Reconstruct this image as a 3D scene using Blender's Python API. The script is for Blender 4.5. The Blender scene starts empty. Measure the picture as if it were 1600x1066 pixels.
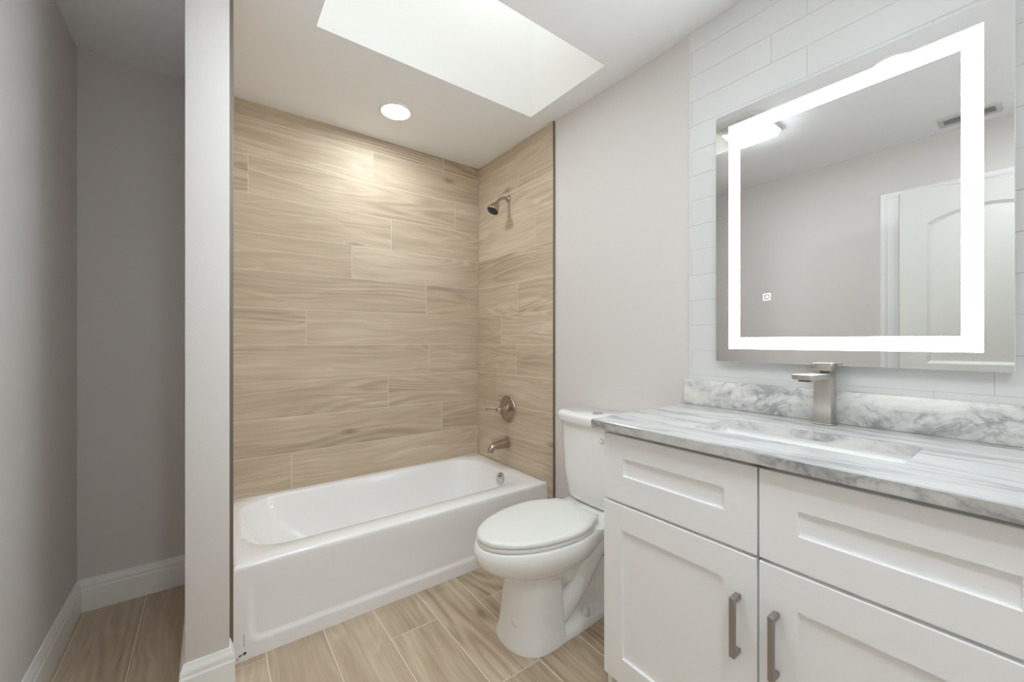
import bpy, bmesh, math, random
from mathutils import Vector, Matrix
random.seed(7)
scene = bpy.context.scene
COL = scene.collection
PI = math.pi

# ------------------------------------------------------------------ camera
cam_d = bpy.data.cameras.new('camera')
cam = bpy.data.objects.new('camera', cam_d); COL.objects.link(cam)
CAM_H, YAW, FPX = 1.1736, 0.6402, 634.3
cam.location = (0, 0, CAM_H)
cam.rotation_euler = (PI / 2, 0, -YAW)
cam_d.sensor_fit = 'HORIZONTAL'; cam_d.sensor_width = 36.0
cam_d.lens = 36.0 * FPX / 1600.0
cam_d.clip_start = 0.01; cam_d.clip_end = 100
scene.camera = cam

# ------------------------------------------------------------------ view, world (daylight above the skylight), lamp strengths
scene.view_settings.view_transform = 'Standard'
scene.view_settings.look = 'None'
scene.view_settings.exposure = 0.57
scene.view_settings.gamma = 1.0
scene.view_settings.use_curve_mapping = False
W = bpy.data.worlds.new('sky'); scene.world = W; W.use_nodes = True
bgn = W.node_tree.nodes['Background']
bgn.inputs['Color'].default_value = (0.93, 0.965, 1.0, 1)
SKY = 1.58
bgn.inputs['Strength'].default_value = SKY
TUBLIGHT = 80.0        # recessed downlight over the tub
ROOMLIGHT = 34.0       # recessed downlight in front of the vanity
REARFILL = 135.0      # unseen fill lamp added behind the viewpoint for the vanity fronts
FANLIGHT = 30.0        # light panel of the ceiling fan
LED = 17.0              # glowing frame of the mirror
scene.cycles.use_denoising = True
scene.cycles.max_bounces = 16
scene.cycles.diffuse_bounces = 10
scene.cycles.glossy_bounces = 6
scene.cycles.transparent_max_bounces = 8
scene.cycles.sample_clamp_indirect = 8.0
scene.cycles.caustics_reflective = False
scene.cycles.caustics_refractive = False

# ------------------------------------------------------------------ room measures (metres, floor z = 0)
CE = 2.44                       # ceiling
XR = 1.597                      # painted right wall
XT = 1.586                      # face of the tile on the right wall
YB = 2.54                       # face of the tub's back tile
XL = -0.459                     # left wall
YA = 2.527                      # back of the alcove on the left
YF = -0.55                      # wall behind the camera
PX0, PX1, PY = -0.064, 0.054, 1.672   # end of the partition
SKX0, SKX1, SKY0, SKY1 = 0.343, 1.458, 1.24, 1.78
portal = bpy.data.lights.new('skylight_portal', 'AREA')
portal.shape = 'RECTANGLE'; portal.size = SKX1 - SKX0; portal.size_y = SKY1 - SKY0
portal.cycles.is_portal = True
po = bpy.data.objects.new('skylight_portal', portal); COL.objects.link(po)
po.location = ((SKX0 + SKX1) / 2, (SKY0 + SKY1) / 2, 3.10)

# ------------------------------------------------------------------ materials
def srgb(r, g, b):
    f = lambda c: (c / 255 / 12.92) if c / 255 <= 0.04045 else ((c / 255 + 0.055) / 1.055) ** 2.4
    return (f(r), f(g), f(b), 1)

class NT:
    def __init__(s, name):
        s.m = bpy.data.materials.new(name); s.m.use_nodes = True
        s.t = s.m.node_tree; s.n = s.t.nodes
        s.b = s.n['Principled BSDF']; s.out = s.n['Material Output']
    def node(s, kind, **kw):
        n = s.n.new(kind)
        for k, v in kw.items(): setattr(n, k, v)
        return n
    def link(s, a, b): s.t.links.new(a, b)
    def val(s, sock, v):
        if hasattr(v, 'is_linked') or isinstance(v, bpy.types.NodeSocket): s.link(v, sock)
        else: sock.default_value = v
    def math(s, op, a, b=0.0, c=0.0, clamp=False):
        n = s.node('ShaderNodeMath', operation=op, use_clamp=clamp)
        s.val(n.inputs[0], a); s.val(n.inputs[1], b); s.val(n.inputs[2], c)
        return n.outputs[0]
    def mix(s, fac, a, b, mode='MIX'):
        n = s.node('ShaderNodeMix', data_type='RGBA', blend_type=mode)
        s.val(n.inputs[0], fac); s.val(n.inputs[6], a); s.val(n.inputs[7], b)
        return n.outputs[2]
    def noise(s, vec, scale=5, detail=4, rough=0.5, dist=0.0):
        n = s.node('ShaderNodeTexNoise')
        s.link(vec, n.inputs['Vector'])
        n.inputs['Scale'].default_value = scale; n.inputs['Detail'].default_value = detail
        n.inputs['Roughness'].default_value = rough; n.inputs['Distortion'].default_value = dist
        return n.outputs['Fac']
    def mapping(s, vec, scale=(1, 1, 1), rot=(0, 0, 0), loc=(0, 0, 0)):
        n = s.node('ShaderNodeMapping')
        s.link(vec, n.inputs['Vector'])
        n.inputs['Scale'].default_value = scale; n.inputs['Rotation'].default_value = rot
        n.inputs['Location'].default_value = loc
        return n.outputs[0]
    def ramp(s, fac, stops):
        n = s.node('ShaderNodeValToRGB')
        s.link(fac, n.inputs[0])
        e = n.color_ramp.elements
        while len(e) < len(stops): e.new(0.5)
        for k, (p, c) in enumerate(stops):
            e[k].position = p; e[k].color = c
        return n.outputs[0]
    def bump(s, h, strength=0.2, dist=0.002):
        n = s.node('ShaderNodeBump')
        n.inputs['Strength'].default_value = strength; n.inputs['Distance'].default_value = dist
        s.link(h, n.inputs['Height']); s.link(n.outputs[0], s.b.inputs['Normal'])

def plain(name, col, rough=0.5, metal=0.0, spec=0.5, coat=0.0, grain=0.0, gscale=250.0):
    t = NT(name)
    t.b.inputs['Base Color'].default_value = col
    t.b.inputs['Roughness'].default_value = rough; t.b.inputs['Metallic'].default_value = metal
    t.b.inputs['Specular IOR Level'].default_value = spec
    t.b.inputs['Coat Weight'].default_value = coat; t.b.inputs['Coat Roughness'].default_value = 0.06
    if grain:
        tc = t.node('ShaderNodeTexCoord')
        t.bump(t.noise(tc.outputs['Object'], gscale, 3, 0.6), grain, 0.001)
    return t.m

def emitter(name, col, strength):
    t = NT(name)
    t.b.inputs['Base Color'].default_value = (0.9, 0.9, 0.9, 1)
    t.b.inputs['Emission Color'].default_value = col
    t.b.inputs['Emission Strength'].default_value = strength
    return t.m

def wood(name, light, mid, dark, rough=0.38):
    t = NT(name)
    uv = t.node('ShaderNodeUVMap').outputs[0]
    tone = t.node('ShaderNodeAttribute', attribute_name='tone').outputs['Fac']
    warp = t.noise(t.mapping(uv, (1.6, 7, 1)), 1.0, 2, 0.5)
    # broad cathedral figure: contour lines of a stretched noise field
    field = t.noise(t.mapping(uv, (0.62, 5.6, 1)), 1.0, 1.2, 0.4, 0.25)
    rings = t.math('SINE', t.math('MULTIPLY', field, 95.0))
    rings = t.math('MULTIPLY_ADD', rings, 0.5, 0.5)
    ringmask = t.math('MULTIPLY', t.math('SUBTRACT', t.noise(t.mapping(uv, (0.9, 3.0, 1), loc=(7, 3, 0)), 1.0, 2), 0.42, clamp=True), 2.7)
    # fine straight fibre
    w2 = t.node('ShaderNodeCombineXYZ')
    sep = t.node('ShaderNodeSeparateXYZ'); t.link(uv, sep.inputs[0])
    t.link(t.math('MULTIPLY', sep.outputs[0], 2.4), w2.inputs[0])
    t.link(t.math('ADD', t.math('MULTIPLY', sep.outputs[1], 64.0), t.math('MULTIPLY', warp, 6.5)), w2.inputs[1])
    fib = t.noise(w2.outputs[0], 1.0, 5, 0.6)
    w3 = t.node('ShaderNodeCombineXYZ')
    t.link(t.math('MULTIPLY', sep.outputs[0], 0.9), w3.inputs[0])
    t.link(t.math('ADD', t.math('MULTIPLY', sep.outputs[1], 11.0), t.math('MULTIPLY', warp, 2.0)), w3.inputs[1])
    band = t.noise(w3.outputs[0], 1.0, 3, 0.55)
    cloud = t.noise(t.mapping(uv, (1.3, 2.5, 1), loc=(2, 9, 0)), 1.0, 3, 0.5)
    f = t.math('MULTIPLY_ADD', fib, 0.62, -0.27)
    f = t.math('MULTIPLY_ADD', band, 0.62, f)
    f = t.math('MULTIPLY_ADD', t.math('MULTIPLY', rings, ringmask), 0.46, f)
    f = t.math('MULTIPLY_ADD', cloud, 0.30, f)
    f = t.math('ADD', f, t.math('MULTIPLY_ADD', tone, 0.12, -0.08))
    # thin pale streaks following the grain
    st = t.noise(t.mapping(w3.outputs[0], (0.8, 0.7, 1), loc=(5, 1, 0)), 1.0, 2, 0.5)
    st = t.math('SUBTRACT', 1.0, t.math('MULTIPLY', t.math('ABSOLUTE', t.math('SUBTRACT', st, 0.56)), 45.0), clamp=True)
    f = t.math('MULTIPLY_ADD', st, -0.13, f)
    # knots
    vor = t.node('ShaderNodeTexVoronoi', voronoi_dimensions='2D'); t.link(t.mapping(uv, (0.85, 2.4, 1)), vor.inputs['Vector'])
    vor.inputs['Scale'].default_value = 1.0
    kn = t.math('SUBTRACT', 1.0, t.math('MULTIPLY', vor.outputs['Distance'], 17.0), clamp=True)
    kn = t.math('MULTIPLY', kn, t.math('ADD', fib, 0.25))
    col = t.ramp(f, [(0.26, light), (0.50, mid), (0.92, dark)])
    knd = t.mix(t.math('MULTIPLY', kn, 0.95), col, (dark[0] * 0.55, dark[1] * 0.52, dark[2] * 0.5, 1))
    t.link(knd, t.b.inputs['Base Color'])
    t.b.inputs['Roughness'].default_value = rough
    t.b.inputs['Specular IOR Level'].default_value = 0.22
    t.bump(fib, 0.06, 0.001)
    return t.m

def marble(name, top, dim=1.0):
    t = NT(name)
    o = t.node('ShaderNodeTexCoord').outputs['Object']
    if top:      # long streaks running along the worktop
        w = t.noise(t.mapping(o, (3, 1.0, 3)), 2.0, 3, 0.5)
        cx = t.node('ShaderNodeCombineXYZ'); sp = t.node('ShaderNodeSeparateXYZ'); t.link(o, sp.inputs[0])
        t.link(t.math('MULTIPLY_ADD', sp.outputs[0], 26.0, t.math('MULTIPLY', w, 6.0)), cx.inputs[0])
        t.link(t.math('MULTIPLY', sp.outputs[1], 2.6), cx.inputs[1])
        t.link(t.math('MULTIPLY', sp.outputs[2], 26.0), cx.inputs[2])
        a = t.noise(cx.outputs[0], 1.0, 6, 0.62)
        fine = t.noise(t.mapping(o, (60, 14, 60)), 1.0, 4, 0.6)
        f = t.math('MULTIPLY_ADD', fine, 0.22, t.math('MULTIPLY', a, 0.85))
        c = t.ramp(f, [(0.30, srgb(140, 140, 142)), (0.44, srgb(180, 180, 181)), (0.54, srgb(209, 209, 208)), (0.72, srgb(220, 220, 218))])
    else:        # cloudy veins
        r = t.mapping(o, (4.5, 4.5, 8.5), rot=(0.55, 0, 0))
        a = t.noise(r, 1.0, 8, 0.62, 1.1)
        v = t.noise(t.mapping(o, (3, 5, 9), rot=(-0.5, 0, 0), loc=(1.3, 0.4, 0)), 1.0, 6, 0.6, 1.6)
        vein = t.math('SUBTRACT', 1.0, t.math('MULTIPLY', t.math('ABSOLUTE', t.math('SUBTRACT', v, 0.5)), 16.0), clamp=True)
        sp = t.noise(t.mapping(o, (55, 55, 55)), 1.0, 4, 0.65)
        f = t.math('MULTIPLY_ADD', vein, -0.10, a)
        f = t.math('MULTIPLY_ADD', sp, 0.20, t.math('SUBTRACT', f, 0.10))
        c = t.ramp(f, [(0.30, srgb(165, 164, 164)), (0.41, srgb(209, 208, 206)), (0.50, srgb(229, 228, 223)), (0.66, srgb(240, 239, 234))])
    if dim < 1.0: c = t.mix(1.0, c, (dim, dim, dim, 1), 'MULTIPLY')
    t.link(c, t.b.inputs['Base Color'])
    t.b.inputs['Roughness'].default_value = 0.16
    return t.m

M = {}
M['paint'] = plain('wall_paint', srgb(218, 214, 211), 0.75, grain=0.22, gscale=130)
M['paint_white'] = plain('ceiling_paint', srgb(244, 246, 249), 0.8, grain=0.2, gscale=120)
M['shaft'] = plain('skylight_paint', srgb(243, 243, 240), 0.8, grain=0.25, gscale=90)
M['trim'] = plain('trim_gloss_white', srgb(240, 240, 239), 0.35)
M['door'] = plain('door_white', srgb(207, 207, 201), 0.4)
M['cabinet'] = plain('cabinet_white', srgb(245, 245, 246), 0.42)
M['porcelain'] = plain('porcelain', srgb(240, 240, 239), 0.12, coat=0.3)
M['seat'] = plain('seat_plastic', srgb(230, 231, 227), 0.28)
M['tub'] = plain('tub_enamel', srgb(243, 243, 243), 0.14, coat=0.4)
M['whitetile'] = plain('white_tile', srgb(220, 220, 219), 0.3)
M['whitegrout'] = plain('white_grout', srgb(205, 205, 204), 0.8)
M['woodgrout'] = plain('tan_grout', srgb(226, 216, 199), 0.85)
M['nickel'] = plain('brushed_nickel', srgb(196, 190, 182), 0.3, 1.0)
M['warmnickel'] = plain('warm_nickel', srgb(190, 179, 166), 0.2, 1.0)
M['chrome'] = plain('chrome', srgb(205, 205, 205), 0.09, 1.0)
M['pull'] = plain('satin_pull', srgb(165, 160, 153), 0.42, 0.85)
M['darkmetal'] = plain('tile_edge_metal', srgb(128, 122, 112), 0.45, 0.7)
M['dark'] = plain('dark_rubber', srgb(52, 56, 62), 0.5)
M['black'] = plain('black_grime', srgb(18, 18, 16), 0.8)
M['gap'] = plain('scratch_grey', srgb(120, 116, 112), 0.8)  # grey of the scratch on the tub apron
M['vent'] = plain('vent_enamel', srgb(214, 214, 210), 0.5)
M['ventdark'] = plain('duct_inside', srgb(186, 188, 185), 0.8)
M['logo'] = plain('stamp_grey', srgb(196, 194, 190), 0.5)
M['mirror'] = plain('mirror_silver', (0.80, 0.795, 0.785, 1), 0.0, 1.0)
M['mirroredge'] = plain('mirror_edge', srgb(230, 232, 232), 0.3)
M['led'] = emitter('mirror_led', (0.91, 0.968, 1.0, 1), LED)
M['touch'] = emitter('touch_icon', (1, 1, 1, 1), 1.0)
for _n, _s in (('tub', TUBLIGHT), ('room', ROOMLIGHT), ('rear', REARFILL)):  # the rear lens is the added fill lamp
    M[_n + 'light'] = emitter(_n + '_downlight_lens', (0.85, 0.938, 1.0, 1), _s)
M['fanlight'] = emitter('fan_light_lens', (0.85, 0.94, 1.0, 1), FANLIGHT)
M['walltile'] = wood('wood_look_wall_tile', srgb(215, 200, 179), srgb(198, 181, 158), srgb(166, 149, 128), 0.56)
M['floortile'] = wood('wood_look_floor_tile', srgb(208, 192, 170), srgb(189, 171, 148), srgb(150, 132, 111), 0.45)
M['marble'] = marble('streaked_marble', True, 0.77)
M['marble2'] = marble('veined_marble', False)
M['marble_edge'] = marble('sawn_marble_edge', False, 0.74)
def pane_mat():
    t = NT('skylight_pane')
    t.n.remove(t.b)
    tr = t.node('ShaderNodeBsdfTransparent'); gl = t.node('ShaderNodeBsdfGlossy')
    gl.inputs['Roughness'].default_value = 0.02
    mx = t.node('ShaderNodeMixShader'); mx.inputs[0].default_value = 0.06
    t.link(tr.outputs[0], mx.inputs[1]); t.link(gl.outputs[0], mx.inputs[2]); t.link(mx.outputs[0], t.out.inputs[0])
    return t.m
M['pane'] = pane_mat()

# ------------------------------------------------------------------ mesh helpers
OFF = {}
def obj(name, bm, mats, parent=None, sharp=38):
    bmesh.ops.recalc_face_normals(bm, faces=bm.faces)
    lim = math.radians(sharp)
    for f in bm.faces: f.smooth = True
    for e in bm.edges:
        if len(e.link_faces) == 2:
            e.smooth = e.calc_face_angle(0.0) < lim
        else: e.smooth = False
    me = bpy.data.meshes.new(name)
    off = OFF.get(parent.name, Vector((0, 0, 0))) if parent else Vector((0, 0, 0))
    if off.length: bmesh.ops.translate(bm, verts=bm.verts, vec=-off)
    bm.to_mesh(me); bm.free()
    for m in (mats if isinstance(mats, (list, tuple)) else [mats]): me.materials.append(m)
    o = bpy.data.objects.new(name, me); COL.objects.link(o)
    OFF[o.name] = off.copy()
    if parent: o.parent = parent
    return o

def thing(name, label, cat, loc, group=None):
    o = bpy.data.objects.new(name, None); COL.objects.link(o)
    o.location = loc; o.empty_display_size = 0.05
    OFF[o.name] = Vector(loc)
    o['label'] = label; o['category'] = cat
    if group: o['group'] = group
    return o

def struct(name, bm, mats, parent=None, label=None, cat=None, sharp=38):
    o = obj(name, bm, mats, parent, sharp)
    if not parent:
        o['kind'] = 'structure'
        o['label'] = label; o['category'] = cat
    return o

def merge(bm, b2):
    me = bpy.data.meshes.new('tmp'); b2.to_mesh(me); b2.free()
    bm.from_mesh(me); bpy.data.meshes.remove(me)

def box(bm, lo, hi, bev=0.0, seg=2, mi=0):
    b = bmesh.new()
    bmesh.ops.create_cube(b, size=1.0)
    for v in b.verts:
        v.co = Vector([(lo[k] + hi[k]) / 2 + v.co[k] * (hi[k] - lo[k]) for k in range(3)])
    if bev > 0:
        bmesh.ops.bevel(b, geom=list(b.edges), offset=bev, segments=seg, profile=0.5, affect='EDGES')
    for f in b.faces: f.material_index = mi
    merge(bm, b)
    return bm

def nb(): return bmesh.new()

def loft(bm, rings, cap0=True, cap1=True, closed=True, mi=0, cyclic=False):
    vr = [[bm.verts.new(p) for p in r] for r in rings]
    n = len(vr[0])
    pairs = list(zip(vr[:-1], vr[1:]))
    if cyclic: pairs.append((vr[-1], vr[0]))
    for a, b in pairs:
        for k in range(n if closed else n - 1):
            j = (k + 1) % n
            f = bm.faces.new((a[k], a[j], b[j], b[k])); f.material_index = mi
    if not cyclic:
        if cap0: bm.faces.new(list(reversed(vr[0]))).material_index = mi
        if cap1: bm.faces.new(vr[-1]).material_index = mi
    return vr

def rr(x0, x1, y0, y1, r, n=6):
    """rounded rectangle outline, 4*(n+1) points, counter-clockwise"""
    r = max(min(r, (x1 - x0) / 2 - 1e-4, (y1 - y0) / 2 - 1e-4), 1e-5)
    pts = []
    for cx, cy, a0 in ((x1 - r, y1 - r, 0), (x0 + r, y1 - r, 90), (x0 + r, y0 + r, 180), (x1 - r, y0 + r, 270)):
        for k in range(n + 1):
            a = math.radians(a0 + 90 * k / n)
            pts.append((cx + r * math.cos(a), cy + r * math.sin(a)))
    return pts

def at_z(pts, z): return [(p[0], p[1], z) for p in pts]

def lathe(bm, prof, origin, axis, n=32, mi=0, cap0=True, cap1=True, sx=1.0, sy=1.0):
    """profile of (radius, distance along axis)"""
    ax = Vector(axis).normalized(); q = ax.to_track_quat('Z', 'Y'); o = Vector(origin)
    rings = []
    for r, h in prof:
        rings.append([o + q @ Vector((sx * r * math.cos(2 * PI * k / n), sy * r * math.sin(2 * PI * k / n), h)) for k in range(n)])
    loft(bm, rings, cap0, cap1, True, mi)
    return bm

def smooth_path(pts, sub=6):
    P = [Vector(p) for p in pts]; out = []
    for i in range(len(P) - 1):
        p0 = P[max(i - 1, 0)]; p1 = P[i]; p2 = P[i + 1]; p3 = P[min(i + 2, len(P) - 1)]
        for k in range(sub):
            t = k / sub
            out.append(0.5 * ((2 * p1) + (-p0 + p2) * t + (2 * p0 - 5 * p1 + 4 * p2 - p3) * t * t + (-p0 + 3 * p1 - 3 * p2 + p3) * t ** 3))
    out.append(P[-1]); return out

def tube(bm, pts, radii, n=16, mi=0):
    rings = []; N = len(pts); up = Vector((0, 0, 1)); prev = None
    for i, p in enumerate(pts):
        d = (pts[min(i + 1, N - 1)] - pts[max(i - 1, 0)]).normalized()
        if prev is None:
            s = d.cross(Vector((0, 1, 0)))
            if s.length < 0.1: s = d.cross(Vector((1, 0, 0)))
        else:
            s = prev - d * prev.dot(d)
        s.normalize(); prev = s; t = d.cross(s)
        r = radii[i] if isinstance(radii, (list, tuple)) else radii
        rings.append([p + s * (r * math.cos(2 * PI * k / n)) + t * (r * math.sin(2 * PI * k / n)) for k in range(n)])
    loft(bm, rings, True, True, True, mi)

# ------------------------------------------------------------------ tiled surfaces
def tiles(bm, O, U, V, N, u0, u1, rows, gap=0.002, thick=0.009, tone_amp=1.0, base=True):
    """rows: (v0, v1, [joints along u]); every tile is a shallow block with its own grain offset and tone"""
    O, U, V, N = Vector(O), Vector(U), Vector(V), Vector(N)
    uvl = bm.loops.layers.uv.get('UVMap') or bm.loops.layers.uv.new('UVMap')
    tl = bm.faces.layers.float.get('tone') or bm.faces.layers.float.new('tone')
    for v0, v1, joints in rows:
        edges = [u0] + sorted(j for j in joints if u0 + 0.01 < j < u1 - 0.01) + [u1]
        for a, b in zip(edges[:-1], edges[1:]):
            ga = gap / 2; e = 0.0007
            ou, ov = random.uniform(0, 60), random.uniform(0, 60); flip = random.choice((1, -1))
            tone = random.random()
            aa, bb, va, vb = a + ga, b - ga, v0 + ga, v1 - ga
            lo = [(aa, va), (bb, va), (bb, vb), (aa, vb)]
            hi = [(aa + e, va + e), (bb - e, va + e), (bb - e, vb - e), (aa + e, vb - e)]
            r0 = [bm.verts.new(O + U * p[0] + V * p[1] - N * thick) for p in lo]
            r1 = [bm.verts.new(O + U * p[0] + V * p[1] - N * e) for p in lo]
            r2 = [bm.verts.new(O + U * p[0] + V * p[1]) for p in hi]
            fs = [bm.faces.new(r2)]
            for A, B in ((r0, r1), (r1, r2)):
                for k in range(4):
                    j = (k + 1) % 4
                    fs.append(bm.faces.new((A[k], A[j], B[j], B[k])))
            for f in fs:
                f[tl] = tone; f.material_index = 0
                for l in f.loops:
                    d = l.vert.co - O
                    l[uvl].uv = (flip * d.dot(U) + ou, d.dot(V) + ov)
    if base:
        v0, v1 = rows[0][0], rows[-1][1]
        q = [O + U * a + V * b - N * 0.0012 for a, b in ((u0, v0), (u1, v0), (u1, v1), (u0, v1))]
        p = [c - N * (thick - 0.001) for c in q]
        A = [bm.verts.new(c) for c in p]; B = [bm.verts.new(c) for c in q]
        bm.faces.new(B).material_index = 1
        bm.faces.new(list(reversed(A))).material_index = 1
        for k in range(4):
            j = (k + 1) % 4
            bm.faces.new((A[k], A[j], B[j], B[k])).material_index = 1

# ------------------------------------------------------------------ floor
b = nb()
cols = []
jt = {0: [1.30], 1: [1.02, 2.22], 2: [0.366, 1.566], 3: [-0.06, 1.14], 4: [0.362, 1.562], 5: [0.80, 2.0], 6: [0.3, 1.4],
      -1: [0.6, 1.75], -2: [0.2, 1.45], -3: [0.75, 1.90], -4: [0.4, 1.6], -5: [0.0, 1.2], -6: [.6, 1.8], -7: [.3, 1.5], -8: [-.1, 1.1], -9: [.5, 1.7]}
for k in range(-9, 8):
    v0 = 0.170 + 0.2015 * k; v1 = v0 + 0.2015
    cols.append((max(v0, -1.60), min(v1, 1.60), jt.get(k, [0.5, 1.7])))
cols = [c for c in cols if c[1] - c[0] > 0.004]
tiles(b, (0, 0, 0), (0, 1, 0), (1, 0, 0), (0, 0, 1), -0.65, 2.55, cols, 0.0038, 0.01)
box(b, (-1.62, -0.66, -0.12), (1.70, 2.65, -0.0102), mi=1)
struct('floor', b, [M['floortile'], M['woodgrout']], None, 'wood-look plank tile floor laid in a staggered pattern', 'floor')

# ------------------------------------------------------------------ walls and ceiling
b = nb(); box(b, (XR, -0.66, 0), (1.70, 2.65, CE))
struct('wall_right', b, M['paint'], None, 'painted light grey wall behind the toilet', 'wall')
b = nb(); box(b, (-0.56, YA, 0), (-0.06, 2.65, CE)); box(b, (-0.06, 2.55, 0), (XR, 2.65, CE))
struct('wall_back', b, M['paint'], None, 'painted back wall at the end of the shaded alcove', 'wall')
DY0, DY1, DZ = -0.165, 0.605, 2.065
b = nb()
box(b, (-0.56, DY1, 0), (XL, YA, CE)); box(b, (-0.56, -0.66, 0), (XL, DY0, CE)); box(b, (-0.56, DY0, DZ), (XL, DY1, CE))
struct('wall_left', b, M['paint'], None, 'painted light grey wall along the left edge', 'wall')
b = nb(); box(b, (XL, -0.66, 0), (XR, YF, CE))
struct('wall_front', b, M['paint'], None, 'painted wall behind the viewpoint', 'wall')
b = nb(); box(b, (PX0, PY, 0), (PX1, 2.55, CE), 0.004, 2)
struct('wall_partition', b, M['paint'], None, 'narrow painted partition end between alcove and bathtub', 'wall')
b = nb()
for lo, hi in (((-1.62, -0.66), (SKX0, 2.65)), ((SKX1, -0.66), (1.70, 2.65)), ((SKX0, -0.66), (SKX1, SKY0)), ((SKX0, SKY1), (SKX1, 2.65))):
    box(b, (lo[0], lo[1], CE), (hi[0], hi[1], CE + 0.10))
struct('ceiling', b, M['paint_white'], None, 'white painted ceiling with a skylight opening', 'ceiling')
b = nb(); t = 0.05; z0, z1 = CE + 0.10, 3.12
box(b, (SKX0 - t, SKY0 - t, z0), (SKX0, SKY1 + t, z1)); box(b, (SKX1, SKY0 - t, z0), (SKX1 + t, SKY1 + t, z1))
box(b, (SKX0, SKY0 - t, z0), (SKX1, SKY0, z1)); box(b, (SKX0, SKY1, z0), (SKX1, SKY1 + t, z1))
q = 0.0015                       # paint skin inside the opening through the ceiling slab
box(b, (SKX0, SKY0, CE), (SKX0 + q, SKY1, z0 + .01)); box(b, (SKX1 - q, SKY0, CE), (SKX1, SKY1, z0 + .01))
box(b, (SKX0, SKY0, CE), (SKX1, SKY0 + q, z0 + .01)); box(b, (SKX0, SKY1 - q, CE), (SKX1, SKY1, z0 + .01))
struct('wall_skylight', b, M['shaft'], None, 'bright white shaft walls of the skylight', 'wall')
b = nb()
ring = lambda e, z: at_z(rr(SKX0 + e, SKX1 - e, SKY0 + e, SKY1 - e, 0.004, 1), z)
loft(b, [ring(-0.05, 3.12), ring(-0.05, 3.16), ring(0.03, 3.16), ring(0.03, 3.12)], cyclic=True)
w1 = struct('window_1', b, M['trim'], None, 'skylight frame at the top of the white shaft', 'skylight')
b = nb(); box(b, (SKX0 + 0.03, SKY0 + 0.03, 3.135), (SKX1 - 0.03, SKY1 - 0.03, 3.141))
struct('pane', b, M['pane'], w1)

# hallway beyond the door in the left wall
b = nb()
box(b, (-1.62, -0.66, 0), (-1.52, 1.10, CE)); box(b, (-1.52, 1.0, 0), (-0.56, 1.10, CE)); box(b, (-1.52, -0.66, 0), (-0.56, -0.60, CE))
struct('wall_hallway', b, M['paint'], None, 'plain painted hallway walls beyond the open door', 'wall')

# wood-look tile around the tub
rz = [0.352 + 0.2 * k for k in range(11)]
jb = [.365, 1.289, .912, 1.193, .44, 1.171, .689, .931, None, .815, 1.30]
rows = []
for k in range(11):
    top = rz[k] + 0.2 if k < 10 else CE
    J = [jb[k] - 1.2, jb[k], jb[k] + 1.2] if jb[k] is not None else [0.163, 1.39]
    rows.append((rz[k], min(top, CE), J))
rows.insert(0, (0.20, 0.352, []))
b = nb(); tiles(b, (0, YB, 0), (1, 0, 0), (0, 0, 1), (0, -1, 0), 0.0555, XT + 0.0005, rows, 0.0034, 0.0095)
struct('wall_tub_back', b, [M['walltile'], M['woodgrout']], None, 'tan wood-look tile on the long wall behind the bathtub', 'tile wall')
TY = 1.735
jr = [9, 2.165, 2.309, 2.081, 2.253, 2.067, 9, 1.895, 9, 2.067, 9]
rows = [(0.0, 0.152, [1.9]), (0.152, 0.352, [2.0])] + [(rz[k], min(rz[k] + 0.2, CE), [jr[k]]) for k in range(11)]
b = nb(); tiles(b, (XT, 0, 0), (0, 1, 0), (0, 0, 1), (-1, 0, 0), TY, YB, rows, 0.0034, 0.0105)
struct('wall_tub_right', b, [M['walltile'], M['woodgrout']], None, 'tan wood-look tile on the wall carrying the shower head', 'tile wall')
b = nb(); tiles(b, (0.066, 0, 0), (0, 1, 0), (0, 0, 1), (1, 0, 0), TY, YB, rows, 0.002, 0.0115)
struct('wall_tub_left', b, [M['walltile'], M['woodgrout']], None, 'tan wood-look tile on the hidden side of the partition', 'tile wall')
b = nb(); box(b, (XT - 0.001, TY - 0.007, 0.0), (XR, TY - 0.0003, CE), 0.001, 1)
struct('trim_1', b, M['darkmetal'], None, 'dark metal edge strip where the tile meets the painted right wall', 'tile trim')
b = nb(); box(b, (PX1 + 0.0003, TY - 0.011, 0.0), (0.0667, TY - 0.0003, CE), 0.001, 1)
struct('trim_2', b, M['darkmetal'], None, 'dark metal edge strip along the partition beside the bathtub', 'tile trim')

# white tile behind the vanity
rows = []
zs = [0.0, 0.02] + [2.050 - 0.1015 * k for k in range(19, -1, -1)] + [2.1515, 2.253, 2.3545, CE]
zs = sorted(z for z in zs)
for k, (a, c) in enumerate(zip(zs[:-1], zs[1:])):
    ph = round((a - 2.050) / 0.1015)
    base = (0.494, 0.601)[ph % 2]
    rows.append((a, c, [base + 0.4 * m for m in range(-5, 5)]))
b = nb(); tiles(b, (XT, 0, 0), (0, 1, 0), (0, 0, 1), (-1, 0, 0), YF, 0.907, rows, 0.0012, 0.0105)
struct('wall_vanity', b, [M['whitetile'], M['whitegrout']], None, 'white subway tile wall behind mirror and vanity', 'tile wall')

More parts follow.
